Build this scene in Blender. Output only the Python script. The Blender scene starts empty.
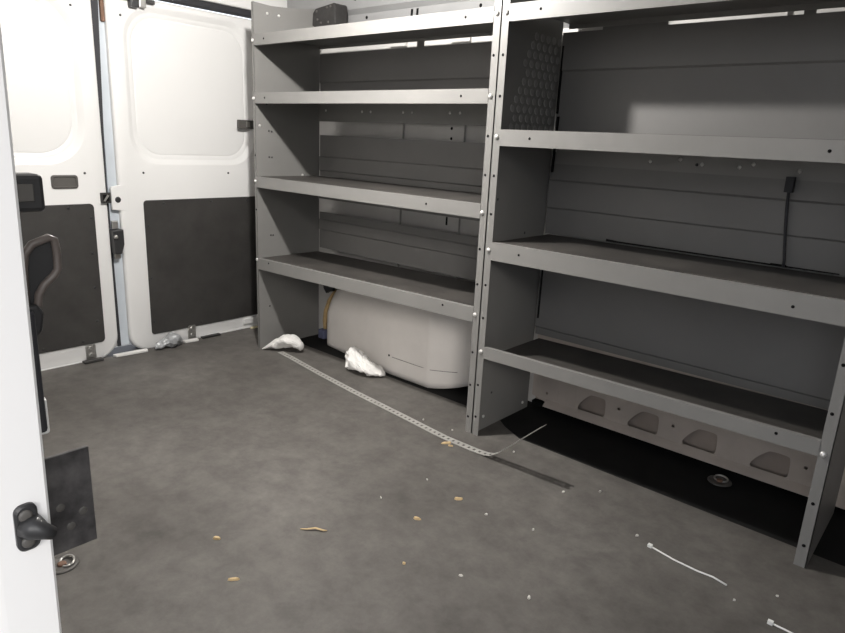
import bpy, bmesh, math, random
from mathutils import Vector, Matrix, noise
random.seed(7)
SC = bpy.context.scene
COL = SC.collection
PI = math.pi

# ------------------------------------------------------------------ materials
def mat(name, col, rough=.5, metal=0., var=0., scale=8., spec=.5, bump=0., bscale=60., col2=None, rvar=0., emit=0.):
    m = bpy.data.materials.new(name); m.use_nodes = True
    nt = m.node_tree; b = nt.nodes['Principled BSDF']
    b.inputs['Base Color'].default_value = (*col, 1)
    b.inputs['Roughness'].default_value = rough
    b.inputs['Metallic'].default_value = metal
    b.inputs['Specular IOR Level'].default_value = spec
    tc = nt.nodes.new('ShaderNodeTexCoord')
    if var or col2 or rvar:
        n = nt.nodes.new('ShaderNodeTexNoise'); n.inputs['Scale'].default_value = scale
        n.inputs['Detail'].default_value = 6; n.inputs['Roughness'].default_value = .6
        nt.links.new(tc.outputs['Object'], n.inputs['Vector'])
        r = nt.nodes.new('ShaderNodeValToRGB')
        r.color_ramp.elements[0].position = .3; r.color_ramp.elements[1].position = .7
        c2 = col2 if col2 else tuple(min(1, c * (1 + var)) for c in col)
        c1 = col if col2 else tuple(c * (1 - var) for c in col)
        r.color_ramp.elements[0].color = (*c1, 1); r.color_ramp.elements[1].color = (*c2, 1)
        nt.links.new(n.outputs['Fac'], r.inputs['Fac']); nt.links.new(r.outputs['Color'], b.inputs['Base Color'])
        if rvar:
            mr = nt.nodes.new('ShaderNodeMapRange')
            mr.inputs['To Min'].default_value = rough - rvar; mr.inputs['To Max'].default_value = rough + rvar
            nt.links.new(n.outputs['Fac'], mr.inputs['Value']); nt.links.new(mr.outputs['Result'], b.inputs['Roughness'])
    if bump:
        n2 = nt.nodes.new('ShaderNodeTexNoise'); n2.inputs['Scale'].default_value = bscale
        n2.inputs['Detail'].default_value = 4
        nt.links.new(tc.outputs['Object'], n2.inputs['Vector'])
        bp = nt.nodes.new('ShaderNodeBump'); bp.inputs['Strength'].default_value = bump; bp.inputs['Distance'].default_value = .004
        nt.links.new(n2.outputs['Fac'], bp.inputs['Height']); nt.links.new(bp.outputs['Normal'], b.inputs['Normal'])
    if emit:
        b.inputs['Emission Color'].default_value = (1, .95, .88, 1); b.inputs['Emission Strength'].default_value = emit
    return m

M = {}
M['grey'] = mat('shelf_grey_paint', (.195, .191, .183), .42, 0, .05, 5, .45, rvar=.06)
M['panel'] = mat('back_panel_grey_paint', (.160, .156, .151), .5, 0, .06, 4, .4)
M['white'] = mat('white_van_paint', (.71, .705, .695), .38, 0, .015, 3, .5)
M['jamb'] = mat('white_jamb_paint', (.87, .86, .85), .35, 0, .01, 3, .5)
M['innerw'] = mat('grey_white_primer', (.50, .49, .475), .5, 0, .08, 4, .4)
M['rail'] = mat('grey_painted_rail', (.25, .25, .25), .45, 0, .05, 6, .4)
M['sill'] = mat('dusty_white_sill', (.43, .375, .33), .55, 0, .12, 6, .35)
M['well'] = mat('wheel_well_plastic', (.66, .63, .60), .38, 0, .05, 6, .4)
M['black'] = mat('black_hardboard', (.038, .036, .034), .55, 0, .2, 9, .35, bump=.08, bscale=220)
M['blackp'] = mat('black_plastic', (.026, .026, .027), .42, 0, 0, 5, .45)
M['plate'] = mat('black_plate_scuffed', (.018, .017, .018), .33, 0, 0, 28, .5, col2=(.10, .095, .095))
M['handle'] = mat('brown_black_plastic', (.11, .092, .083), .4, 0, .1, 9, .45)
M['rubber'] = mat('seal_rubber', (.03, .03, .034), .6, 0, 0, 5, .3)
M['dgrey'] = mat('dark_grey_plastic', (.085, .080, .074), .5, 0, .06, 9, .4)
M['steel'] = mat('zinc_steel', (.48, .47, .45), .35, .85, .12, 30)
M['zinc'] = mat('dull_zinc_strap', (.42, .41, .385), .5, .35, .1, 25)
M['dsteel'] = mat('dark_steel', (.045, .043, .042), .5, .4, .15, 40)
M['edgeblue'] = mat('pale_blue_grey_paint', (.50, .54, .58), .4, 0, .05, 6)
M['hole'] = mat('hole_dark', (.006, .006, .006), .9, 0, 0, 5, .1)
M['bolt'] = mat('bright_bolt', (.72, .71, .69), .3, .5, .05, 9)
M['rust'] = mat('rusty_brown', (.16, .09, .06), .8, 0, .3, 40)
M['paper'] = mat('white_crumpled_paper', (.66, .65, .63), .75, 0, .02, 9, .2, bump=.25, bscale=45)
M['wood'] = mat('pale_wood_chip', (.55, .41, .23), .7, 0, .2, 90, .2)
M['grit'] = mat('pale_grit', (.60, .58, .54), .8, 0, .15, 90, .2)
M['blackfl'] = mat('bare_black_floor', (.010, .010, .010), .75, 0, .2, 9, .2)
M['tie'] = mat('white_nylon', (.78, .78, .76), .45, 0, 0, 9, .4)
M['tan'] = mat('tan_loom', (.42, .30, .15), .7, 0, .2, 40, .2)
M['bluep'] = mat('blue_grey_plug', (.10, .11, .18), .5, 0, 0, 9)
M['yellow'] = mat('pale_yellow_strap', (.62, .56, .38), .7, 0, .1, 40, .2)
M['foil'] = mat('grey_crumpled_wrap', (.40, .41, .42), .35, .3, .3, 30)
M['roof'] = mat('grey_headliner', (.42, .41, .40), .8, 0, .05, 8, .2)
M['lens'] = mat('lamp_lens', (.9, .9, .88), .3, 0, 0, 5, .5, emit=6)
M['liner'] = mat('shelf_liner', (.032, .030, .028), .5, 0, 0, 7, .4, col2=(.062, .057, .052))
M['sillshade'] = mat('sill_recess_shade', (.30, .25, .215), .6, 0, .1, 6, .3)  # darker sill colour, paints the shade inside the cut-outs
M['pocket'] = mat('dimple_grey', (.27, .265, .255), .38, 0, .04, 9, .5)

def floor_mat():
    m = bpy.data.materials.new('dusty_black_rubber_mat'); m.use_nodes = True
    nt = m.node_tree; b = nt.nodes['Principled BSDF']; L = nt.links.new
    tc = nt.nodes.new('ShaderNodeTexCoord')
    def nz(s, d, r=.6, dist=0.):
        n = nt.nodes.new('ShaderNodeTexNoise'); n.inputs['Scale'].default_value = s
        n.inputs['Detail'].default_value = d; n.inputs['Roughness'].default_value = r
        n.inputs['Distortion'].default_value = dist
        L(tc.outputs['Object'], n.inputs['Vector']); return n
    a = nz(1.7, 8, .6, .1); r = nt.nodes.new('ShaderNodeValToRGB')
    e = r.color_ramp.elements
    e[0].position = .30; e[0].color = (.074, .068, .062, 1)
    e[1].position = .72; e[1].color = (.142, .133, .123, 1)
    L(a.outputs['Fac'], r.inputs['Fac'])
    c = nz(13, 9, .72, .15); r2 = nt.nodes.new('ShaderNodeValToRGB')
    r2.color_ramp.elements[0].position = .36; r2.color_ramp.elements[0].color = (.76, .76, .76, 1)
    r2.color_ramp.elements[1].position = .66; r2.color_ramp.elements[1].color = (1.16, 1.16, 1.16, 1)
    L(c.outputs['Fac'], r2.inputs['Fac'])
    mx = nt.nodes.new('ShaderNodeMix'); mx.data_type = 'RGBA'; mx.blend_type = 'MULTIPLY'; mx.inputs['Factor'].default_value = 1
    L(r.outputs['Color'], mx.inputs['A']); L(r2.outputs['Color'], mx.inputs['B'])
    # pale dust smudges
    d = nz(4.2, 9, .72, .2); r3 = nt.nodes.new('ShaderNodeValToRGB')
    r3.color_ramp.elements[0].position = .66; r3.color_ramp.elements[0].color = (0, 0, 0, 1)
    r3.color_ramp.elements[1].position = .86; r3.color_ramp.elements[1].color = (.55, .55, .55, 1)
    L(d.outputs['Fac'], r3.inputs['Fac'])
    m2 = nt.nodes.new('ShaderNodeMix'); m2.data_type = 'RGBA'
    L(r3.outputs['Color'], m2.inputs['Factor']); L(mx.outputs['Result'], m2.inputs['A']); m2.inputs['B'].default_value = (.26, .245, .225, 1)
    L(m2.outputs['Result'], b.inputs['Base Color'])
    b.inputs['Roughness'].default_value = .62; b.inputs['Specular IOR Level'].default_value = .3
    n3 = nz(120, 3); bp = nt.nodes.new('ShaderNodeBump'); bp.inputs['Strength'].default_value = .12; bp.inputs['Distance'].default_value = .003
    L(n3.outputs['Fac'], bp.inputs['Height']); L(bp.outputs['Normal'], b.inputs['Normal'])
    return m
M['floor'] = floor_mat()

# ------------------------------------------------------------------ mesh builder
class MB:
    def __init__(s): s.v = []; s.f = []; s.mi = []; s.mats = []; s.smooth = []
    def slot(s, m):
        if m not in s.mats: s.mats.append(m)
        return s.mats.index(m)
    def add(s, vs, fs, m, smooth=False):
        o = len(s.v); k = s.slot(m); s.v += [tuple(v) for v in vs]
        for f in fs: s.f.append([i + o for i in f]); s.mi.append(k); s.smooth.append(smooth)
    def box(s, a, b, m):
        x0, y0, z0 = [min(p, q) for p, q in zip(a, b)]; x1, y1, z1 = [max(p, q) for p, q in zip(a, b)]
        v = [(x0,y0,z0),(x1,y0,z0),(x1,y1,z0),(x0,y1,z0),(x0,y0,z1),(x1,y0,z1),(x1,y1,z1),(x0,y1,z1)]
        s.add(v, [(0,3,2,1),(4,5,6,7),(0,1,5,4),(1,2,6,5),(2,3,7,6),(3,0,4,7)], m)
    def prism(s, poly, ax, a, b, m):
        """poly: 2D points; ax: extrusion axis; remaining axes in order"""
        n = len(poly)
        def P(p, t):
            q = list(p); q.insert(ax, t); return tuple(q)
        v = [P(p, a) for p in poly] + [P(p, b) for p in poly]
        f = [tuple(range(n))[::-1], tuple(range(n, 2*n))] + [(i, (i+1) % n, n+(i+1) % n, n+i) for i in range(n)]
        s.add(v, f, m)
    def loops(s, Ls, m, cap0=True, cap1=True, smooth=False):
        n = len(Ls[0]); v = [p for l in Ls for p in l]; f = []
        for k in range(len(Ls)-1):
            for i in range(n):
                j = (i+1) % n; f.append((k*n+i, k*n+j, (k+1)*n+j, (k+1)*n+i))
        if cap0: f.append(tuple(range(n))[::-1])
        if cap1: f.append(tuple(range((len(Ls)-1)*n, len(Ls)*n)))
        s.add(v, f, m, smooth)
    def lathe(s, c, d, prof, m, n=12):
        d = Vector(d).normalized(); u = d.orthogonal().normalized(); w = d.cross(u); c = Vector(c)
        Ls = [[tuple(c + d*h + (u*math.cos(2*PI*i/n) + w*math.sin(2*PI*i/n))*r) for i in range(n)] for h, r in prof]
        s.loops(Ls, m, smooth=True)
    def tube(s, pts, r, m, n=8):
        pts = [Vector(p) for p in pts]; Ls = []
        up = None
        for i, p in enumerate(pts):
            t = (pts[min(i+1, len(pts)-1)] - pts[max(i-1, 0)]).normalized()
            if up is None: up = t.orthogonal().normalized()
            up = (up - t*up.dot(t)).normalized(); w = t.cross(up)
            rr = r[i] if isinstance(r, (list, tuple)) else r
            Ls.append([tuple(p + (up*math.cos(2*PI*k/n) + w*math.sin(2*PI*k/n))*rr) for k in range(n)])
        s.loops(Ls, m, smooth=True)
    def build(s, name, parent=None, bevel=0., seg=2, loc=(0,0,0)):
        me = bpy.data.meshes.new(name)
        lx, ly, lz = loc
        me.from_pydata([(x-lx, y-ly, z-lz) for x, y, z in s.v], [], s.f)
        for m in s.mats: me.materials.append(m)
        for p, k, sm in zip(me.polygons, s.mi, s.smooth): p.material_index = k; p.use_smooth = sm
        bm = bmesh.new(); bm.from_mesh(me); bmesh.ops.recalc_face_normals(bm, faces=bm.faces); bm.to_mesh(me); bm.free()
        o = bpy.data.objects.new(name, me); COL.objects.link(o); o.location = loc
        if parent: o.parent = parent; o.location = Vector(loc) - Vector(parent['_o'])
        if bevel:
            b = o.modifiers.new('bevel', 'BEVEL'); b.width = bevel; b.segments = seg; b.limit_method = 'ANGLE'; b.angle_limit = math.radians(40)
        o['_o'] = tuple(loc)
        return o

def empty(name, loc):
    o = bpy.data.objects.new(name, None); COL.objects.link(o); o.location = loc; o['_o'] = tuple(loc); return o
def tag(o, label, cat, group=None):
    o['label'] = label; o['category'] = cat
    if group: o['group'] = group
    return o
def struct(o): o['kind'] = 'structure'; return o

def rrect(y0, y1, z0, z1, r, x, n=8):
    """rounded rectangle loop in the YZ plane; r: one radius or four (y1z1, y0z1, y0z0, y1z0)"""
    rs = r if isinstance(r, (list, tuple)) else [r]*4
    out = []
    for (cy, cz, a0), q in zip(((y1, z1, 0), (y0, z1, 90), (y0, z0, 180), (y1, z0, 270)), rs):
        sy = -1 if a0 in (0, 270) else 1; sz = -1 if a0 in (0, 90) else 1
        for k in range(n+1):
            a = math.radians(a0 + 90*k/n)
            out.append((x, cy + sy*q + q*math.cos(a), cz + sz*q + q*math.sin(a)))
    return out

# ------------------------------------------------------------------ room shell (van body)
XD = -2.85        # inner face of the rear doors
YS = 1.73         # front plane of the shelving
YB = 2.09         # back of the shelving
YW = 2.155        # side wall skin
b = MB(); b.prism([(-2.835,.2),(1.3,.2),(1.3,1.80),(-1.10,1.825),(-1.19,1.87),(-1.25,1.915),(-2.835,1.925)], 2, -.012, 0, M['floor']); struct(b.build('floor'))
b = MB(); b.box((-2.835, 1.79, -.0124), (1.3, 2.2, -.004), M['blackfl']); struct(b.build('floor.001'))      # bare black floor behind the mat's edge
b = MB(); b.box((-2.99, .12, -.06), (1.3, 2.25, -.0125), M['innerw']); b.box((-2.96, .2, -.0124), (-2.8355, 2.2, -.004), M['rubber'])
struct(b.build('trim_1'))
b = MB(); b.box((-2.846, 1.60, -.004), (-2.836, 2.14, .007), M['white']); b.box((-2.846, .22, -.004), (-2.836, 1.05, .003), M['white']); struct(b.build('trim_8'))                                     # white rear sill under the doors
# shelf-side wall: skin with a pressed upper rail and its holes
b = MB()
b.box((-2.95, YW, -.012), (1.3, YW+.03, 1.72), M['innerw'])
b.prism([(YW-.001, 1.40), (YW-.012, 1.415), (YW-.012, 1.525), (YW-.03, 1.545), (YW-.03, 1.66), (YW-.001, 1.68)], 0, -2.8, 1.28, M['rail'])
for x, z, y in ((-2.314,1.585,.0305),(-2.172,1.585,.0305),(-2.257,1.508,.0125),(-1.632,1.503,.0125),(-1.2,1.505,.0125),(-.9,1.505,.0125)):
    b.lathe((x, YW-y, z), (0,-1,0), [(-.004,.007),(.0004,.007)], M['hole'], 10)
for x in (-1.988, -1.957):
    b.prism([(x-.006,1.488),(x+.006,1.488),(x+.008,1.52),(x-.004,1.52)], 1, YW-.0132, YW-.010, M['hole'])
# pressed vertical channels seen in the gaps
for x in (-2.06, -1.72, -.95, -.6):
    b.prism([(x-.045,.35),(x-.03,.35),(x+.03,.35),(x+.045,.35),(x+.045,1.40),(x-.045,1.40)], 1, YW-.012, YW+.001, M['innerw'])
for x, z in ((-1.74,1.05),(-1.74,1.01)):
    b.lathe((x, YW-.012, z), (0,-1,0), [(-.002,.006),(.0006,.006)], M['hole'], 10)
b.box((-1.745, YW-.0126, .655), (-1.735, YW-.01, .69), M['hole'])
struct(b.build('wall_right'))
b = MB(); b.box((-2.95, .17, -.012), (-.745, .2, 1.72), M['innerw']); b.box((.5, .17, -.012), (1.3, .2, 1.72), M['innerw'])
struct(b.build('wall_left'))
b = MB(); b.box((1.3, .17, -.012), (1.33, 2.2, 1.72), M['innerw']); struct(b.build('wall_front'))
b = MB(); b.box((-2.95, .17, 1.72), (1.33, 2.2, 1.75), M['roof']); struct(b.build('ceiling'))
b = MB(); b.box((-2.93, .2, 1.553), (-2.835, YW, 1.72), M['white']); struct(b.build('trim_2', bevel=.008))   # rear header
b = MB(); b.box((-2.88, .2, 1.522), (-2.838, YW, 1.552), M['rubber']); struct(b.build('trim_3', bevel=.006))  # rubber header seal

# sliding-door pillar, leaning slightly like the body side
b = MB()
def pil(z):
    t = z/1.0; dx = -.694 + .047*z
    return [(dx-.085, -.35, z), (dx-.085, .2, z), (dx-.003, .2, z), (dx, .197, z), (dx+.004, .15, z), (dx+.006, -.35, z)]
b.loops([pil(z) for z in (-.4, 0, .5, 1.0, 1.72)], M['jamb'])
# pressed seam on the jamb face
b.tube([(-.694+.047*z+.0055, .135-.02*abs(math.sin(3*z)), z) for z in (.38,.42,.46,.49)], .0015, M['jamb'], 6)
struct(b.build('trim_4'))
b = MB(); b.prism([(-.80, .2), (-.765, .2), (-.765, .238), (-.785, .240), (-.80, .235)], 2, .655, .80, M['rubber'])
struct(b.build('trim_5', bevel=.004))
b = MB(); b.prism([(-.825, .2), (-.805, .2), (-.805, .252), (-.815, .254), (-.825, .25)], 2, .635, .68, M['white'])
struct(b.build('trim_6', bevel=.003))

# sill with cut-outs under the right shelving unit
def sill():
    cu = bpy.data.curves.new('sill', 'CURVE'); cu.dimensions = '2D'; cu.fill_mode = 'BOTH'; cu.extrude = .0015
    def spl(pts):
        s = cu.splines.new('POLY'); s.points.add(len(pts)-1)
        for p, q in zip(s.points, pts): p.co = (q[0], q[1], 0, 1)
        s.use_cyclic_u = True
    spl([(-1.235,.045),(-1.17,.030),(1.28,.018),(1.28,.30),(-1.235,.30)])
    def hole(cx):
        P = [(-.055,.058),(-.04,.083),(-.012,.112),(.0,.117),(.045,.117),(.054,.11),(.056,.055),(.05,.046),(.04,.042),(-.045,.042),(-.053,.047)]
        for _ in range(2):
            Q = []
            for i in range(len(P)):
                a, c = P[i], P[(i+1) % len(P)]
                Q += [(a[0]*.75+c[0]*.25, a[1]*.75+c[1]*.25), (a[0]*.25+c[0]*.75, a[1]*.25+c[1]*.75)]
            P = Q
        spl([(cx+x, z) for x, z in P])
    for cx in (-.980, -.781, -.585, -.369, .0, .21, .42): hole(cx)
    for x, z in ((-1.169,.068),(-.873,.097),(-.677,.098),(-.272,.098)):
        spl([(x+.0055*math.cos(a*PI/5), z+.0055*math.sin(a*PI/5)) for a in range(10)])
    o = bpy.data.objects.new('sill_tmp', cu); COL.objects.link(o)
    dg = bpy.context.evaluated_depsgraph_get(); me = bpy.data.meshes.new_from_object(o.evaluated_get(dg))
    bpy.data.objects.remove(o)
    me.transform(Matrix(((1,0,0,0),(0,0,-1,2.122),(0,1,0,0),(0,0,0,1))))
    me.materials.clear(); me.materials.append(M['sill'])
    me2 = MB(); me2.add([tuple(v.co) for v in me.vertices], [tuple(p.vertices) for p in me.polygons], M['sill'])
    me2.prism([(2.1235,.045),(2.098,.022),(2.098,.019),(2.1235,.017)], 0, -1.17, 1.28, M['sill'])   # turned-out lower lip
    me2.box((-1.235, 2.1236, .0005), (1.28, YW, .02), M['hole']); me2.box((-1.235, 2.150, .02), (1.28, YW-.0005, .30), M['sillshade'])
    for x in (-1.125, -1.05):   # pressed upright creases at the left end
        me2.prism([(x-.004,.05),(x+.004,.05),(x+.003,.28),(x-.003,.28)], 1, 2.1195, 2.1215, M['sill'])
    return struct(me2.build('trim_7'))
sill()

# ------------------------------------------------------------------ rear doors
def screws(parent, pts, m='dgrey'):
    for y, z in pts:
        s = MB(); s.lathe((XD+.0045, y, z), (1,0,0), [(-.001,.006),(.0012,.006),(.0022,.004)], M[m], 10)
        s.build('screw', parent)
def door(name, y0, y1, z0, z1, rc, ry0, ry1, rz0, rz1, rr):
    root = MB()
    L = [rrect(y0, y1, z0, z1, rc, XD-.06), rrect(y0, y1, z0, z1, rc, XD-.01), rrect(y0+.003, y1-.003, z0+.003, z1-.003, rc, XD-.003),
         rrect(y0+.011, y1-.011, z0+.011, z1-.011, rc, XD)]
    def ins(d, x): return rrect(ry0+d, ry1-d, rz0+d, rz1-d, [max(.02, q-d*.6) for q in rr], x)
    L += [ins(0, XD), ins(.006, XD-.0015), ins(.022, XD-.0165), ins(.028, XD-.018), ins(.040, XD-.018), ins(.043, XD-.0205), ins(.047, XD-.0205), ins(.050, XD-.0185)]
    root.loops(L, M['white'])
    o = struct(root.build(name))
    for p in o.data.polygons: p.use_smooth = len(p.vertices) == 4
    return o
d1 = door('door_1', .24, 1.212, -.012, 1.515, [.03,.03,.02,.10], .42, 1.15, .835, 1.488, [.17,.17,.12,.16])
d2 = door('door_2', 1.264, 2.14, -.012, 1.515, [.03,.03,.09,.03], 1.325, 1.955, .835, 1.492, [.13,.14,.13,.13])
# left door's parts
b = MB(); b.loops([rrect(.30, 1.152, .072, .678, .018, x) for x in (XD+.0005, XD+.0045)], M['black']); p = b.build('lower_panel', d1, bevel=.0015)
p['label'] = 'black hardboard lower panel'
screws(p, [(1.137,.62),(1.13,.47),(1.127,.32),(1.125,.17),(1.05,.664),(.9,.664),(.75,.664),(1.06,.088),(.9,.088)], 'blackp')
b = MB(); b.loops([rrect(.996, 1.098, .742, .796, .012, XD-.001), rrect(.996, 1.098, .742, .796, .012, XD+.004), rrect(1.002, 1.092, .748, .790, .010, XD+.005),
                   rrect(1.006, 1.088, .752, .786, .008, XD+.001)], M['dgrey']); p = b.build('pull_recess', d1); p['label'] = 'dark grey finger pull'
def catch(parent, y, z0, z1):
    c = MB(); c.loops([rrect(y-.021, y+.021, z0, z1, .009, x) for x in (XD+.0005, XD+.005)], M['steel'])
    q = c.build('catch_plate', parent, bevel=.001); q['label'] = 'zinc catch plate'
    for z in (z0+(z1-z0)*.3, z0+(z1-z0)*.75):
        c = MB(); c.lathe((XD+.0045, y, z), (1,0,0), [(0,.011),(.004,.011),(.005,.008),(.003,.004)], M['steel'], 10); c.build('bolt', q)
catch(d1, 1.087, .002, .07); catch(d2, 1.567, -.002, .07)
b = MB(); b.box((XD-.002, 1.182, .678), (XD+.012, 1.222, .722), M['dsteel']); b.box((XD+.012, 1.189, .686), (XD+.0135, 1.215, .714), M['hole'])
b.prism([(1.189,.688),(1.197,.686),(1.215,.710),(1.207,.714)], 0, XD+.012, XD+.015, M['steel'])
b.build('striker_socket', d1, bevel=.002)
def toplatch(parent, y):
    t = MB(); t.box((XD, y, 1.47), (XD+.03, y+.035, 1.505), M['blackp']); t.box((XD, y+.04, 1.475), (XD+.022, y+.07, 1.51), M['steel'])
    t.box((XD, y-.05, 1.495), (XD+.02, y+.11, 1.512), M['dsteel']); t.build('top_latch', parent, bevel=.003)
toplatch(d1, 1.03); toplatch(d2, 1.355)
def plug(parent, y, z, r=.005):
    q = MB(); q.lathe((XD+.0003, y, z), (1,0,0), [(-.001,r),(.0012,r),(.002,r*.7)], M['blackp'], 10); q.build('plug', parent)
for y, z in ((1.13,1.44),(1.128,.803)): plug(d1, y, z)
for y, z in ((1.322,1.435),(1.376,.803),(1.80,.80)): plug(d2, y, z)
plug(d2, 1.256, .690, .013)
# right door's parts
b = MB(); b.loops([rrect(1.366, 2.02, .060, .683, .015, x) for x in (XD+.0005, XD+.0045)], M['black']); p = b.build('lower_panel', d2, bevel=.0015)
p['label'] = 'black hardboard lower panel'
screws(p, [(1.46,.667),(1.70,.667),(1.90,.667),(1.382,.57),(1.381,.33),(1.381,.12),(1.62,.078),(1.85,.076)], 'blackp')
b = MB(); b.prism([(1.224,.03),(1.268,.03),(1.268,1.512),(1.232,1.512),(1.226,.75)], 0, XD-.035, XD-.02, M['edgeblue']); p = b.build('edge_flange', d2); p['label'] = 'pale blue-grey inner edge of the door'
b = MB(); b.prism([(1.2125,.03),(1.226,.03),(1.219,.75),(1.223,.95),(1.243,1.512),(1.2125,1.512)], 0, XD-.022, XD-.012, M['rubber']); b.build('weatherstrip', d2)
b = MB(); b.box((XD-.02, 1.247, 1.40), (XD-.005, 1.263, 1.50), M['rust']); b.build('hinge_stain', d2, bevel=.004)
b = MB(); b.prism([(1.229,.648),(1.30,.636),(1.30,.758),(1.233,.745),(1.229,.735)], 0, XD-.015, XD+.0003, M['white']); b.build('edge_tab', d2, bevel=.004)
b = MB(); b.prism([(1.215,.46),(1.245,.458),(1.258,.50),(1.258,.565),(1.212,.562)], 0, XD-.016, XD+.03, M['blackp']); p = b.build('latch', d2, bevel=.004); p['label'] = 'black plastic latch block'
b = MB(); b.lathe((XD+.03, 1.222, .535), (1,-.3,0), [(-.002,.009),(.006,.009),(.009,.006)], M['steel'], 10); b.build('bolt', p)
b = MB(); b.box((XD-.012, 1.222, .435), (XD+.005, 1.25, .458), M['steel']); b.box((XD-.012, 1.222, .566), (XD+.003, 1.248, .60), M['steel']); b.build('latch_bracket', d2, bevel=.003)
b = MB(); b.box((XD-.001, 1.858, 1.012), (XD+.012, 1.96, 1.053), M['dgrey']); b.box((XD+.012, 1.90, 1.02), (XD+.0145, 1.922, 1.046), M['steel'])
p = b.build('check_strap', d2, bevel=.002); p['label'] = 'small dark metal plate'
b = MB(); b.box((XD-.001, 1.86, .02), (XD+.01, 1.95, .05), M['white']); b.build('edge_tab', d2, bevel=.003)

# ------------------------------------------------------------------ shelving units
def bolt(parent, x, z, y=YS, r=.0075, d=(0,-1,0)):
    q = MB(); q.lathe((x, y-.0005 if d[1] else y, z), d, [(-.001,r),(.0025,r),(.005,r*.75),(.006,r*.3)], M['bolt'], 10); q.build('bolt', parent)
def dots(b, pts, y, m, r=.004, d=(0,-1,0)):
    for x, z in pts: b.lathe((x, y, z), d, [(-.0005,r),(.0006,r)], m, 8)
def side_profile(top, back):
    """outline of an end panel in (Y,Z): straight front, upper edge dipping then rising towards the wall"""
    return [(YS,0),(YB,0),(YB,back),(YB-.05,back-.008),(YB-.12,back-.02),(YB-.2,top+.002),(YB-.27,top-.003),(YS+.06,top-.002),(YS,top)]
def side_panel(unit, xw, thick, f0, f1, top, bolts, holes, marks=None, dim=None, name='side_panel'):
    """xw: web face x, thick signed; flange from f0 to f1 on the front plane"""
    b = MB(); P = side_profile(top, top+.03)
    b.prism(P, 0, xw, xw+thick, M['grey'])
    b.box((f0, YS, .0), (f1, YS+.0018, top), M['grey'])
    dots(b, holes, YS, M['hole'], .0045)
    d = (1,0,0)
    if marks:
        xf, pts, wp = marks
        for y, z in pts: b.lathe((xf, y, z), d, [(-.0005,.0045),(.0006,.0045)], M['dsteel'], 8)
        for y, z in wp: b.lathe((xf, y, z), d, [(-.0005,.006),(.003,.006),(.005,.003)], M['bolt'], 8)
    if dim:
        xf, y0, y1, z0, z1 = dim; k = 0; z = z0
        while z < z1:
            y = y1 - (.5 if k % 2 else 0)*.036
            lim = y0 + (z - z0)*.35
            while y > lim:
                b.lathe((xf, y, z), d, [(-.0005,.0135),(.0008,.0125),(.0012,.009)], M['pocket'], 8); y -= .036
            z += .0285; k += 1
    o = b.build(name, unit)
    for x, z in bolts: bolt(o, x, z)
    return o
def shelf(unit, x0, x1, zt, zb, tray=None, rear=None, holes=(), lights=(), zr=0.):
    """zr: how much lower the right end stands"""
    tray = zt if tray is None else tray; b = MB(); y0 = YS+.002
    b.box((x0, y0-.0035, zb), (x1, y0-.0015, zt), M['grey'])             # front lip
    b.box((x0, y0-.0015, zb), (x1, y0+.016, zb+.002), M['grey'])          # hem
    b.box((x0, y0-.0015, zt-.002), (x1, y0+.012, zt), M['grey'])
    if tray < zt-.01: b.box((x0, y0+.010, tray-.002), (x1, y0+.012, zt-.002), M['grey'])
    b.box((x0, y0+.010, tray-.003), (x1, YB-.004 if rear or tray < 1.2 else (YB-.014 if x0 < -2 else YB-.008), tray-.0005), M['grey'])
    if rear: b.box((x0, YB-.006, rear), (x1, YB-.004, tray-.003), M['grey'])
    dots(b, holes, y0-.0035, M['hole'], .0042)
    for x, z in lights: b.lathe((x, YB-.006, z), (0,-1,0), [(-.0005,.006),(.0006,.006)], M['bolt'], 8)
    o = b.build('shelf', unit, loc=((x0+x1)/2, YS, zb))
    if tray < 1.2:
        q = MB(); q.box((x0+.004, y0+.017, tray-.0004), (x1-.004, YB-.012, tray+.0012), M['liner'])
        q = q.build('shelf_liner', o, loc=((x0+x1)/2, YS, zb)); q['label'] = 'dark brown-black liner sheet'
    if zr: o.rotation_euler.y = math.atan(zr/(x1-x0))
    return o
def back_panel(unit, x0, x1, z0, z1, ribs, tabs=()):
    """sheet with pressed steps: each rib is a shallow horizontal bend"""
    y = YB-.003; pr = [(y, z0)]
    for i, z in enumerate(sorted(ribs)):
        if i % 2 == 0: pr += [(y, z-.003), (y-.006, z+.003)]; y2 = y-.006
        else: pr += [(y-.006, z-.003), (y, z+.003)]
    pr.append((y-.006 if len(ribs) % 2 else y, z1))
    back = [(q+.0012, z) for q, z in pr[::-1]]
    b = MB()
    v = []; n = len(pr)
    for x in (x0, x1): v += [(x, q, z) for q, z in pr] + [(x, q, z) for q, z in back]
    f = []; m = 2*n
    for i in range(n-1):
        f += [(i, i+1, m+i+1, m+i), (n+i, n+i+1, m+n+i+1, m+n+i), (i, i+1, 2*n-2-i, 2*n-1-i), (m+i, m+i+1, m+2*n-2-i, m+2*n-1-i)]
    f += [(n-1, n, m+n, m+n-1), (0, 2*n-1, m+2*n-1, m)]
    b.add(v, f, M['panel'])
    for a, c, z in tabs: b.box((a, YB-.004, z1-.002), (c, YB-.0028, z), M['panel'])
    return b.build('back_panel', unit)

def lipfix(h): return h
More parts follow.
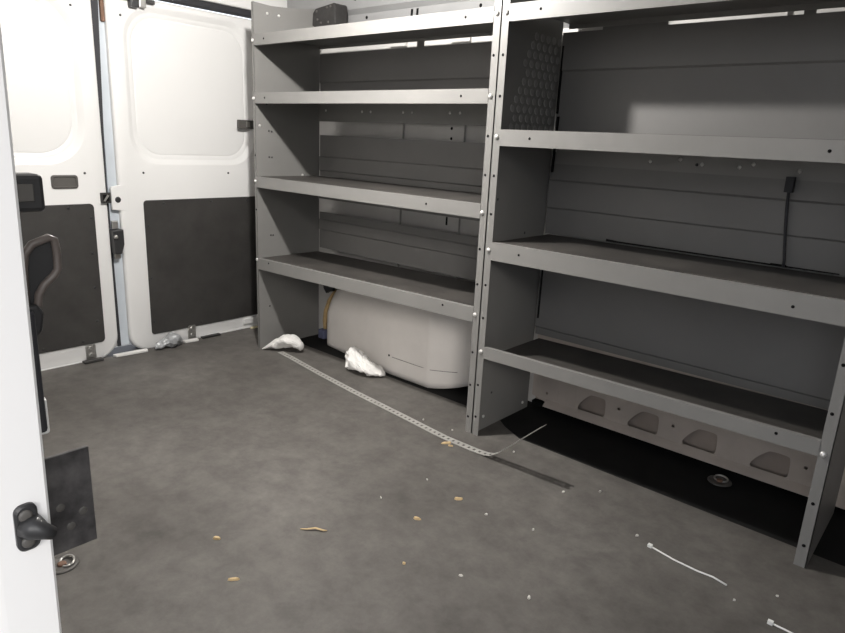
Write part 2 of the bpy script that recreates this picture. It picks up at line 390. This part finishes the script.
# --- left unit
U1 = empty('shelving_unit', (-1.88, 1.9, 0))
tag(U1, 'grey steel shelving unit beside the rear doors, open over the white wheel well', 'shelving unit', 'grey steel shelving units along the wall')
a0, a1 = -2.512, -1.265
side_panel(U1, -2.5145, .0022, -2.527, -2.512, 1.526, [(-2.5195,1.375),(-2.5195,1.14),(-2.5195,.787),(-2.5195,.43)], [(-2.519,.9),(-2.519,.66)],
           marks=(-2.5123, [(1.80,1.006),(1.815,1.004),(1.80,.893),(1.815,.892),(1.802,.539),(1.815,.538),(1.79,.2),(1.80,1.385),(1.79,1.12)], [(1.751,1.027),(1.987,.812),(1.80,1.49),(1.86,1.49)]))
side_panel(U1, -1.2375, -.0022, -1.265, -1.2375, 1.526, [(-1.2535,1.378),(-1.256,1.141),(-1.257,.78),(-1.257,.435)],
           [(-1.256,1.021),(-1.256,.9),(-1.257,.66),(-1.257,.541),(-1.257,.30),(-1.257,.18),(-1.257,.06),(-1.256,1.26)])
H = [(-2.47,-.5),( -1.373,-.5)]
def lh(x0, x1, z): return [(x0+.06, z), (x0+.108+ (x1-x0)*.0, z) if False else (x1-.108, z)]
shelf(U1, a0, a1, 1.3985, 1.354, rear=1.382, holes=[(-2.44,1.377),(-1.373,1.377)])
shelf(U1, a0, a1, 1.164, 1.119, rear=1.062, holes=[(-2.44,1.142),(-1.373,1.142)],
      lights=[(-2.458,1.112),(-2.212,1.108),(-2.157,1.108),(-1.961,1.108),(-1.91,1.108),(-1.706,1.108),(-1.655,1.108),(-1.45,1.108),(-1.40,1.108)])
shelf(U1, a0, a1, .8075, .760, rear=.70, holes=[(-1.5,.785)])
shelf(U1, a0, a1, .4475, .397, rear=.385, holes=[(-2.43,.435),(-1.40,.432)], zr=-.021)
back_panel(U1, -2.503, -1.243, 1.165, 1.36, [1.235], [(-1.90,-1.86,1.382)])
back_panel(U1, -2.503, -1.243, .8085, 1.0, [.835,.90])
back_panel(U1, -2.503, -1.243, .4585, .636, [.55,.60])
b = MB(); c = [(-2.513,1.478),(-2.49,1.468),(-2.365,1.466),(-2.355,1.475),(-2.358,1.553),(-2.365,1.562),(-2.49,1.548),(-2.508,1.53)]
b.prism(c, 1, 2.045, 2.12, M['dsteel']); br = b.build('mounting_bracket', U1, bevel=.004); br['label'] = 'black riveted bracket holding the top corner'
for x, z in ((-2.48,1.535),(-2.475,1.50),(-2.41,1.545),(-2.385,1.548),(-2.40,1.485),(-2.45,1.485)):
    b = MB(); b.lathe((x, 2.045, z), (0,-1,0), [(-.001,.006),(.003,.005),(.004,.002)], M['dgrey'], 8); b.build('rivet', br)
# --- right unit
U2 = empty('shelving_unit', (-.72, 1.9, 0))
tag(U2, 'grey steel shelving unit on the right, over the tie-down ring and slotted wall sill', 'shelving unit', 'grey steel shelving units along the wall')
c0, c1 = -1.209, -.2035
mid = side_panel(U2, -1.2365, .0022, -1.2365, -1.209, 1.526, [(-1.2185,1.378),(-1.221,1.02),(-1.221,.662),(-1.221,.312)],
           [(-1.221,1.141),(-1.221,1.26),(-1.222,.9),(-1.222,.779),(-1.223,.544),(-1.223,.43),(-1.224,.189),(-1.224,.07)],
           marks=(-1.2343, [(1.833,.13),(1.80,.62),(1.96,.70),(1.78,.823)], [(2.05,.03),(1.79,.05)]),
           dim=(-1.2343, 1.80, 2.075, 1.055, 1.36))
side_panel(U2, -.176, -.0022, -.2035, -.176, 1.526, [(-.193,.417-.105),(-.193,.66),(-.193,1.02),(-.193,1.378)], [(-.191,.178),(-.194,.417),(-.194,.54),(-.19,.06)])
shelf(U2, c0, c1, 1.401, 1.3525, rear=1.382, holes=[(-1.10,1.378),(-.31,1.378)])
shelf(U2, c0, c1, 1.0425, .993, rear=.94, holes=[(-1.10,1.018),(-.596,.971),(-.31,1.018)],
      lights=[(-.866,.967),(-.771,.978),(-.703,.967),(-.595,.965),(-.558,.976),(-.436,.964)])
shelf(U2, c0, c1, .689, .6305, rear=.585, holes=[(-1.103,.663),(-.32,.655)])
shelf(U2, c0, c1, .337, .297, tray=.299, holes=[(-.30,.325)], zr=-.013)
back_panel(U2, -1.227, -.185, 1.044, 1.372, [1.25], [(-1.085,-.87,1.396),(-.50,-.47,1.396)])
o = back_panel(U2, -1.227, -.185, .6905, .98, [.785,.883])
b = MB(); b.prism([(-.985,.6935),(-.29,.6935),(-.29,.697),(-.94,.699),(-.985,.702)], 1, YB-.0052, YB-.0026, M['hole']); b.build('slit', o)
b = MB(); b.prism([(-.47,.6935),(-.42,.6935),(-.425,.70),(-.465,.70)], 1, YB-.0065, YB-.0026, M['hole']); b.build('slit', o)
back_panel(U2, -1.227, -.185, .306, .62, [.335])
for sh in ([(-1.223,.91),(-1.216,.91),(-1.213,1.1),(-1.22,1.1)], [(-1.225,1.11),(-1.219,1.11),(-1.219,1.33),(-1.225,1.33)], [(-1.222,.37),(-1.215,.37),(-1.215,.58),(-1.222,.58)]):
    b = MB(); b.prism(sh, 1, YB-.0105, YB-.004, M['hole']); b.build('corner_slot', U2)
# hanging cable
b = MB(); b.tube([(-.452,2.070,.93),(-.449,2.069,.88),(-.440,2.068,.80),(-.433,2.067,.75),(-.428,2.068,.715),(-.427,2.066,.695)], .0042, M['rubber'])
b.box((-.462, 2.062, .905), (-.441, 2.083, .948), M['rubber'])
tag(b.build('cable'), 'short black cable hanging down the back of the right shelving unit', 'cable')

# ------------------------------------------------------------------ wheel well
WX0, WX1, WH = -2.385, -1.38, .42
def yf(x, k): # front face: corner ridge at x = -1.63, swinging back to its right; left half runs slightly towards the wall
    return 1.943 + .62*max(0, x+1.63)**1.1 + max(0, -1.85-x)*.12 + k
def wtop(x):
    if x < WX0+.42: t = (x-WX0-.42)/.42; return .10+(WH-.10)*math.sqrt(max(0, 1-abs(t)**2.2))
    if x > WX1-.22: t = (x-WX1+.22)/.22; return WH-.24+.24*math.sqrt(max(0, 1-t*t))
    return WH
def wbot(x):
    t = max(0, (x-(WX1-.28))/.28); return .0008+.085*t**2.2
def well():
    b = MB(); NX, NZ = 90, 26; V = []; F = []; Rr = .065
    for i in range(NX+1):
        x = WX0+(WX1-WX0)*(.5-.5*math.cos(PI*i/NX)); z0, z1 = wbot(x), wtop(x)
        sl = (wtop(min(WX1, x+.002))-wtop(max(WX0, x-.002)))/.004
        for j in range(NZ+1):
            u = 1-(1-j/NZ)**1.6; z = z0+(z1-z0)*u
            e = min((z1-z)/math.sqrt(1+sl*sl), x-WX0, WX1-x); d = 0
            if e < Rr: d = Rr-math.sqrt(max(0, Rr*Rr-(Rr-e)**2))
            V.append((x, yf(x, d), z))
        V.append((x, YW-.013, z1)); V.append((x, YW-.013, z0))
    n = NZ+3
    for i in range(NX):
        for j in range(n):
            k = (j+1) % n; F.append((i*n+j, (i+1)*n+j, (i+1)*n+k, i*n+k))
    F.append(tuple(range(n))); F.append(tuple(NX*n+j for j in range(n)))
    b.add(V, F, M['well'], True); return b
b = well()
o = tag(b.build('wheel_well'), 'rounded white wheel well cover bulging out below the left shelving unit', 'wheel well')
b = MB(); b.tube([(x, yf(x,-.0005), .082+.05*max(0,x+1.6)) for x in (-1.84,-1.8,-1.74,-1.68,-1.62,-1.57,-1.52)], .0012, M['dgrey'], 6)
b.lathe((-1.86, 1.944, .085), (0,-1,0), [(-.003,.005),(.0008,.005)], M['hole'], 8); b.build('scratch', o)
b = MB(); b.tube([(-2.452,2.085,.035),(-2.45,2.082,.09),(-2.44,2.08,.14),(-2.42,2.085,.20),(-2.385,2.095,.26)], [.010,.013,.014,.012,.008], M['tan'])
o = b.build('wiring_loom'); tag(o, 'tan wrapped wiring loom rising behind the white wheel well', 'cable')
b = MB(); b.box((-2.475, 2.055, -.004), (-2.43, 2.10, .045), M['bluep']); b.build('plug', o, bevel=.006)
b = MB(); b.prism([(-2.405,.272),(-2.385,.25),(-2.37,.262),(-2.34,.268),(-2.34,.285),(-2.372,.285),(-2.39,.30),(-2.41,.292)], 1, 2.03, 2.05, M['blackp'])
b.box((-2.40, 2.05, .268), (-2.385, YW-.001, .285), M['blackp'])
tag(b.build('clip', bevel=.003), 'small black plastic clip above the left end of the wheel well', 'clip')

# ------------------------------------------------------------------ things on the floor
def blob(name, rings, m, seed, amp, n=22, per=4):
    """crumpled shape: rings = (centre, radius_horizontal, radius_vertical) along a spine, creased by ridged noise"""
    b = MB(); Ls = []; R = []
    for i in range(len(rings)-1):
        (c, h, v), (c2, h2, v2) = rings[i], rings[i+1]
        for k in range(per):
            t = k/per; R.append((Vector(c).lerp(Vector(c2), t), h+(h2-h)*t, v+(v2-v)*t))
    R.append((Vector(rings[-1][0]), rings[-1][1], rings[-1][2]))
    def crease(p, f):
        q = noise.noise_vector(p*f + Vector((seed, seed*.7, 0))); return Vector([abs(x)*2-.35 for x in q])
    for i, (c, rh, rv) in enumerate(R):
        t = R[min(i+1, len(R)-1)][0] - R[max(i-1, 0)][0]; t.z = 0; t.normalize(); w = Vector((-t.y, t.x, 0)); L = []
        for k in range(n):
            a = 2*PI*k/n; d = w*math.cos(a)*rh + Vector((0,0,1))*rv*math.sin(a); p = c + d
            e = min(1, d.length/.03)
            q = crease(p, 16)*amp*1.6 + crease(p, 38)*amp*.8
            p = p - (d.normalized() if d.length else d)*(q.x)*e + q*.35*e; p.z = max(p.z, .0008); L.append(tuple(p))
        Ls.append(L)
    b.loops(Ls, m, smooth=False); return b.build(name)
o = blob('crumpled_paper', [((-2.488,1.728,.004),.008,.004),((-2.468,1.742,.016),.017,.012),((-2.44,1.762,.032),.026,.022),((-2.405,1.785,.046),.034,.030),((-2.37,1.81,.050),.036,.033),((-2.345,1.825,.042),.030,.030),((-2.328,1.835,.034),.022,.022),((-2.322,1.838,.032),.010,.010)], M['paper'], 3.1, .0055)
tag(o, 'curled white crumpled paper at the foot of the left shelving panel, on the strap end', 'paper', 'crumpled white papers')
o = blob('crumpled_paper', [((-2.02,1.86,.045),.012,.026),((-2.005,1.855,.055),.038,.052),((-1.97,1.86,.048),.052,.046),((-1.93,1.87,.036),.054,.034),((-1.885,1.885,.024),.046,.022),((-1.85,1.895,.014),.028,.012),((-1.84,1.90,.010),.008,.005)], M['paper'], 9.4, .011)
tag(o, 'folded white crumpled paper leaning against the front of the wheel well', 'paper', 'crumpled white papers')

def strap(name, pts, width, m, pitch, rail, th=.0012, side=None):
    """perforated strip along a polyline: two rails and cross bars"""
    pts = [Vector(p) for p in pts]
    # resample
    D = [0]
    for a, c in zip(pts, pts[1:]): D.append(D[-1]+(c-a).length)
    def at(s):
        for i in range(len(pts)-1):
            if s <= D[i+1] or i == len(pts)-2:
                t = (s-D[i])/max(1e-9, D[i+1]-D[i]); return pts[i].lerp(pts[i+1], t), i + t
    b = MB(); N = int(D[-1]/pitch)
    def frame(s):
        p, u = at(s); q0, _ = at(max(0, s-.01)); q1, _ = at(min(D[-1], s+.01)); t = (q1-q0).normalized()
        w = Vector((side(u)) if side else (-t.y, t.x, 0)); w = (w - t*w.dot(t)).normalized(); nn = t.cross(w)
        if nn.z < 0: nn = -nn
        return p, w, nn
    def seg(s0, s1, a, c):
        p, w, nn = frame(s0); q, w2, n2 = frame(s1)
        v = [p+w*a, p+w*c, q+w2*c, q+w2*a]; v2 = [p+w*a+nn*th, p+w*c+nn*th, q+w2*c+n2*th, q+w2*a+n2*th]
        b.add([tuple(x) for x in v+v2], [(3,2,1,0),(4,5,6,7),(0,1,5,4),(1,2,6,5),(2,3,7,6),(3,0,4,7)], m)
    h = width/2
    for k in range(N):
        s0 = k*pitch; s1 = s0+pitch
        seg(s0, s1, -h, -h+rail); seg(s0, s1, h-rail, h); seg(s0, s0+pitch*.6, -h+rail, h-rail)
    return b.build(name)
P = [(-2.40,1.765,.001),(-2.3,1.753,.001),(-2.043,1.715,.001),(-1.8,1.686,.001),(-1.52,1.659,.001),(-1.281,1.634,.001),(-1.15,1.634,.0012),(-1.11,1.635,.0025),(-1.08,1.634,.010),(-1.05,1.631,.030),(-1.02,1.627,.058),(-.95,1.614,.126),(-.868,1.600,.205)]
o = strap('perforated_strap', P, .029, M['zinc'], .0225, .009, .0014, lambda u: (.06, 1, 0))
tag(o, 'long light grey perforated metal strap along the foot of the shelving, free end bent upward', 'metal strap')

def ring(loc, label):
    r = empty('tie_down_ring', loc); x, y, z = loc
    b = MB(); b.lathe(loc, (0,0,1), [(.0003,.036),(.003,.036),(.0045,.030),(.003,.024),(.0015,.020)], M['dgrey'], 20); b.build('cup', r)
    b = MB(); b.tube([(x+.02*math.cos(a*PI/8), y+.012+.014*math.sin(a*PI/8), .006+.004*math.sin(a*PI/8)) for a in range(17)], .0028, M['steel']); b.build('loop', r)
    b = MB(); b.lathe((x, y, .0016), (0,0,1), [(0,.010),(.004,.010),(.006,.006)], M['rust'], 10); b.build('bolt', r)
    return tag(r, label, 'tie-down ring', 'tie-down rings in the floor')
ring((-.481, 2.035, 0), 'round metal tie-down ring in the black floor under the right shelving unit')
ring((-1.468, .452, 0), 'metal tie-down ring peeking out beside the white pillar below the black plate')

def ctie(pts, label, w=.0022):
    b = MB(); b.tube(pts, w, M['tie'], 6); x, y, z = pts[0]
    b.box((x-.006, y-.005, .0005), (x+.005, y+.005, .008), M['tie'])
    return tag(b.build('cable_tie'), label, 'cable tie', 'white cable ties on the floor')
ctie([(-.498,1.532,.003),(-.43,1.518,.0035),(-.37,1.516,.003),(-.335,1.520,.003),(-.30,1.512,.003)], 'white bent cable tie lying on the floor in front of the right shelving unit')
ctie([(-.187,1.447,.003),(-.15,1.446,.003),(-.115,1.443,.003),(-.08,1.445,.003)], 'white cable tie at the bottom right edge of the photo')

def chip(name, x, y, L, w, rot, m, label, cat, group, h=.004):
    b = MB(); n = 6; pts = []
    c, s = math.cos(rot), math.sin(rot)
    poly = [(-L/2,-w*.1),(-L*.2,-w/2),(L*.3,-w*.4),(L/2,w*.1),(L*.15,w/2),(-L*.3,w*.35)]
    poly = [(px*(1+random.uniform(-.15,.15)), py*(1+random.uniform(-.2,.2))) for px, py in poly]
    lo = [(x+c*px-s*py, y+s*px+c*py, .0005) for px, py in poly]
    hi = [(x+c*px*.85-s*py*.8, y+s*px*.85+c*py*.8, h*random.uniform(.6,1.1)) for px, py in poly]
    b.loops([lo, hi], m); return tag(b.build(name), label, cat, group)
W = 'wood chips on the floor'; G = 'pale grit crumbs on the floor'
for x, y, L, w, r, lab in (
    (-1.308,.76,.026,.012,.7,'pale wood chip on the open floor, leftmost and nearest the black plate'),
    (-1.142,.703,.034,.011,.9,'pale wood chip in the left foreground, lowest of the floor chips'),
    (-1.011,1.19,.024,.011,.4,'small pale wood chip mid floor, right of the curved wood shaving'),
    (-.996,1.351,.030,.013,.7,'wood chip nearest the upturned end of the grey strap, on open floor'),
    (-1.248,1.604,.046,.012,.9,'pale wood splinters touching the grey strap near the shelving upright'),
    (-1.225,1.598,.022,.006,.4,'tiny wood splinter beside the splinters on the grey strap'),
    (-.905,1.024,.010,.008,.2,'tiny brown wood chip in the middle foreground')):
    chip('wood_chip', x, y, L*.85, w*.85, r, M['wood'], lab, 'wood chip', W, .007)
b = MB(); b.tube([(-1.195,.935,.002),(-1.18,.945,.004),(-1.165,.962,.006),(-1.145,.972,.004),(-1.14,.98,.002)], [.0012,.0022,.0026,.0024,.0012], M['wood'], 6)
tag(b.build('wood_chip'), 'long thin curved wood shaving in the middle of the open floor', 'wood chip', W)
for x, y, L, lab in ((-.891,1.344,.013,'white crumb just right of the wood chip below the upturned strap end'),(-.758,1.376,.013,'pale crumb on open floor, left of the white bent cable tie'),
    (-.778,1.087,.014,'thin pale crumb in the centre foreground'),(-.619,1.137,.016,'round pale crumb lowest on the floor, right of centre'),
    (-1.157,1.196,.010,'tan crumb mid floor above the small wood chip'),(-1.132,1.37,.010,'pale crumb between the grey strap and the wood chips'),
    (-.544,1.555,.015,'white crumb just above the bent cable tie'),(-.722,1.695,.014,'pale crumb at the far end of the dark strap shadow'),
    (-.80,1.612,.016,'white crumb touching the dark shadow of the bent strap'),(-1.43,1.69,.013,'pale crumb between the grey strap and the wheel well'),
    (-1.30,1.70,.010,'tiny crumb near the foot of the shared shelving uprights'),(-1.05,1.72,.010,'tiny crumb under the raised end of the grey strap'),
    (-.20,1.56,.010,'tiny crumb in front of the rightmost shelving upright'),(-.27,1.47,.010,'tiny crumb between the two cable ties'),
    (-1.98,1.70,.010,'tan crumb on the floor before the folded paper')):
    chip('crumb', x, y, L*.7, L*.45, random.uniform(0,3), M['grit'], lab, 'crumb', G, .005)

# debris at the rear sill
o = blob('crumpled_wrapper', [((-2.80,1.355,.012),.012,.012),((-2.79,1.385,.022),.026,.02),((-2.785,1.42,.034),.034,.032),((-2.79,1.455,.03),.03,.028),((-2.80,1.485,.014),.012,.012)], M['foil'], 5.2, .012)
tag(o, 'crumpled grey plastic wrapper at the foot of the right rear door', 'wrapper')
b = MB(); b.tube([(-2.81,1.88,.004),(-2.80,1.91,.007),(-2.815,1.95,.004),(-2.80,2.0,.004)], .006, M['yellow'])
tag(b.build('strap_scrap'), 'pale yellow strap scrap on the floor between right rear door and shelving', 'strap')
def scrap(p0, p1, label):
    b = MB(); b.prism([(p0[0]-.012,p0[1]),(p0[0]+.012,p0[1]+.005),(p1[0]+.015,p1[1]-.005),(p1[0]-.012,p1[1])], 2, .0006, .012, M['paper'])
    tag(b.build('trim_strip', bevel=.003), label, 'trim strip', 'white trim strips at the rear sill')
scrap((-2.815,1.17), (-2.805,1.32), 'white trim strip on the floor at the gap between the rear doors')
scrap((-2.81,1.50), (-2.805,1.575), 'short white trim strip beside the crumpled grey wrapper')
b = MB(); b.box((-2.83, 1.04, .0006), (-2.80, 1.12, .010), M['dsteel'])
tag(b.build('striker_plate', bevel=.002), 'dark floor striker plate below the left rear door catch', 'striker plate', 'floor striker plates at the rear doors')
b = MB(); b.box((-2.828, 1.60, .0006), (-2.805, 1.70, .010), M['dsteel'])
tag(b.build('striker_plate', bevel=.002), 'dark floor striker plate below the right rear door catch', 'striker plate', 'floor striker plates at the rear doors')

# ------------------------------------------------------------------ things on the pillar and the near side wall
S = empty('door_striker', (-.663, .182, .60))
b = MB(); xf = -.663
def lf(x, g): return [(x, y, z) for _, y, z in rrect(.1655-g, .1865+g, .583-g, .634+g, [.008]*4, 0, 5)]
b.loops([lf(xf-.004,0), lf(xf+.004,0), lf(xf+.006,-.002)], M['blackp']); bp_ = b.build('base_plate', S)
for z in (.594, .623):
    b = MB(); b.lathe((xf+.005, .175, z), (1,0,0), [(0,.0065),(.002,.0065),(.003,.004)], M['dgrey'], 12); b.build('bolt', bp_)
b = MB(); b.tube([(xf+.002,.178,.609),(xf+.010,.181,.608),(xf+.014,.187,.604),(xf+.014,.195,.598)], [.0135,.012,.0085,.0065], M['blackp'], 12); b.build('pin', S)
tag(S, 'black two-bolt door striker with a stub pin on the white pillar', 'door striker')

b = MB(); b.box((-.806, .2, .472), (-.80, .292, .606), M['plate'])
b.box((-.812, .2, .47), (-.79, .206, .61), M['plate'])
for y, z in ((.262,.505),(.252,.535),(.278,.52)): b.lathe((-.80, y, z), (1,0,0), [(-.001,.006),(.0012,.005)], M['dgrey'], 10)
tag(b.build('bracket_plate', bevel=.0015), 'black rectangular plate sticking out behind the white pillar above the floor', 'plate')

Hn = empty('grab_handle', (-.8, .2, .83))
b = MB(); K = [(.243,.80),(.245,.845),(.248,.862),(.256,.872),(.274,.8785),(.2795,.8755),(.281,.862),(.2805,.842),(.276,.835),(.264,.8245),(.258,.815),(.255,.80),(.251,.785)]
b.tube([(-.80, y-.003, z-.005) for y, z in K], .0046, M['handle'], 12); b.build('loop', Hn)
b = MB(); b.prism([(.240,.785),(.242,.855),(.253,.865),(.274,.870),(.275,.837),(.259,.821),(.251,.805),(.247,.78)], 0, -.806, -.802, M['blackp']); b.build('backing', Hn)
b = MB(); b.prism([(.2,.80),(.25,.80),(.256,.79),(.252,.768),(.236,.752),(.2,.752)], 0, -.812, -.79, M['blackp']); b.build('foot', Hn, bevel=.004)
tag(Hn, 'dark loop-shaped grab handle behind the white pillar in front of the left rear door', 'handle')
b = MB(); b.box((-.83, .2, .903), (-.795, .271, .944), M['blackp'])
bx = b.build('latch_housing', bevel=.005); tag(bx, 'black boxy latch housing at upper left, peeking out from the white pillar', 'housing')
b = MB(); b.box((-.795, .215, .915), (-.7925, .259, .934), M['dgrey']); b.build('window', bx, bevel=.002)

# ------------------------------------------------------------------ interior dome lamp (above the frame) and light
LP = Vector((-1.6, 1.2, 1.70))
D = empty('dome_lamp', (LP.x, LP.y, 1.72))
b = MB(); b.box((LP.x-.09, LP.y-.045, 1.70), (LP.x+.09, LP.y+.045, 1.72), M['white']); b.build('housing', D, bevel=.006)
b = MB(); b.box((LP.x-.075, LP.y-.033, 1.694), (LP.x+.075, LP.y+.033, 1.70), M['lens']); b.build('lens', D, bevel=.002)
tag(D, 'white dome lamp on the van ceiling above the open floor', 'lamp')
l = bpy.data.lights.new('dome_light', 'POINT'); l.energy = 92; l.shadow_soft_size = .03; l.color = (1, .97, .93)
lo = bpy.data.objects.new('dome_light', l); COL.objects.link(lo); lo.location = (LP.x, LP.y, 1.68)
s_ = bpy.data.lights.new('daylight_sun', 'SUN'); s_.energy = .9; s_.angle = math.radians(13); s_.color = (1, .94, .88)
so = bpy.data.objects.new('daylight_sun', s_); COL.objects.link(so); so.rotation_euler = Vector((1.0, -1.0, .56)).to_track_quat('Z', 'Y').to_euler()

s2 = bpy.data.lights.new('jamb_fill_sun', 'SUN'); s2.energy = 1.5; s2.angle = math.radians(35); s2.color = (1, .99, .98)   # extra sun, added along the van's side to brighten the door jamb
so = bpy.data.objects.new('jamb_fill_sun', s2); COL.objects.link(so); so.rotation_euler = Vector((1, -.14, .5)).to_track_quat('Z', 'Y').to_euler()

w = bpy.data.worlds.new('daylight'); SC.world = w; w.use_nodes = True
nt = w.node_tree; bg = nt.nodes['Background']
tc = nt.nodes.new('ShaderNodeTexCoord'); sx = nt.nodes.new('ShaderNodeSeparateXYZ'); nt.links.new(tc.outputs['Generated'], sx.inputs[0])
mr = nt.nodes.new('ShaderNodeMapRange'); mr.inputs['From Min'].default_value = -1; mr.inputs['From Max'].default_value = 1
nt.links.new(sx.outputs['Z'], mr.inputs['Value'])
rp = nt.nodes.new('ShaderNodeValToRGB'); el = rp.color_ramp.elements      # dim ground, bright haze near the horizon, softer zenith
el[0].position = .45; el[0].color = (.25, .24, .23, 1)
el[1].position = .51; el[1].color = (1.58, 1.66, 1.80, 1)
for p_, c_ in ((.68, (1.58, 1.66, 1.80, 1)), (.85, (.85, .90, .98, 1))):
    q_ = el.new(p_); q_.color = c_
nt.links.new(mr.outputs['Result'], rp.inputs['Fac']); nt.links.new(rp.outputs['Color'], bg.inputs['Color'])
bg.inputs['Strength'].default_value = .82

# ------------------------------------------------------------------ camera
ya, pi_, ro = .712, .266, .048
f = Vector((-math.sin(ya)*math.cos(pi_), math.cos(ya)*math.cos(pi_), -math.sin(pi_)))
r = Vector((math.cos(ya), math.sin(ya), 0)); u = r.cross(f)
r2 = r*math.cos(ro) + u*math.sin(ro); u2 = -r*math.sin(ro) + u*math.cos(ro)
cam = bpy.data.cameras.new('camera'); co = bpy.data.objects.new('camera', cam); COL.objects.link(co)
mw = Matrix((r2, u2, -f)).transposed().to_4x4(); mw.translation = Vector((0, 0, 1)); co.matrix_world = mw
cam.sensor_fit = 'HORIZONTAL'; cam.sensor_width = 36; cam.lens = 36*647.7/845; cam.clip_start = .02; cam.clip_end = 100
SC.camera = co
SC.view_settings.view_transform = 'Standard'; SC.view_settings.look = 'None'; SC.view_settings.gamma = 1; SC.view_settings.use_curve_mapping = False
SC.view_settings.exposure = 0.32
for o in bpy.data.objects:
    if '_o' in o: del o['_o']
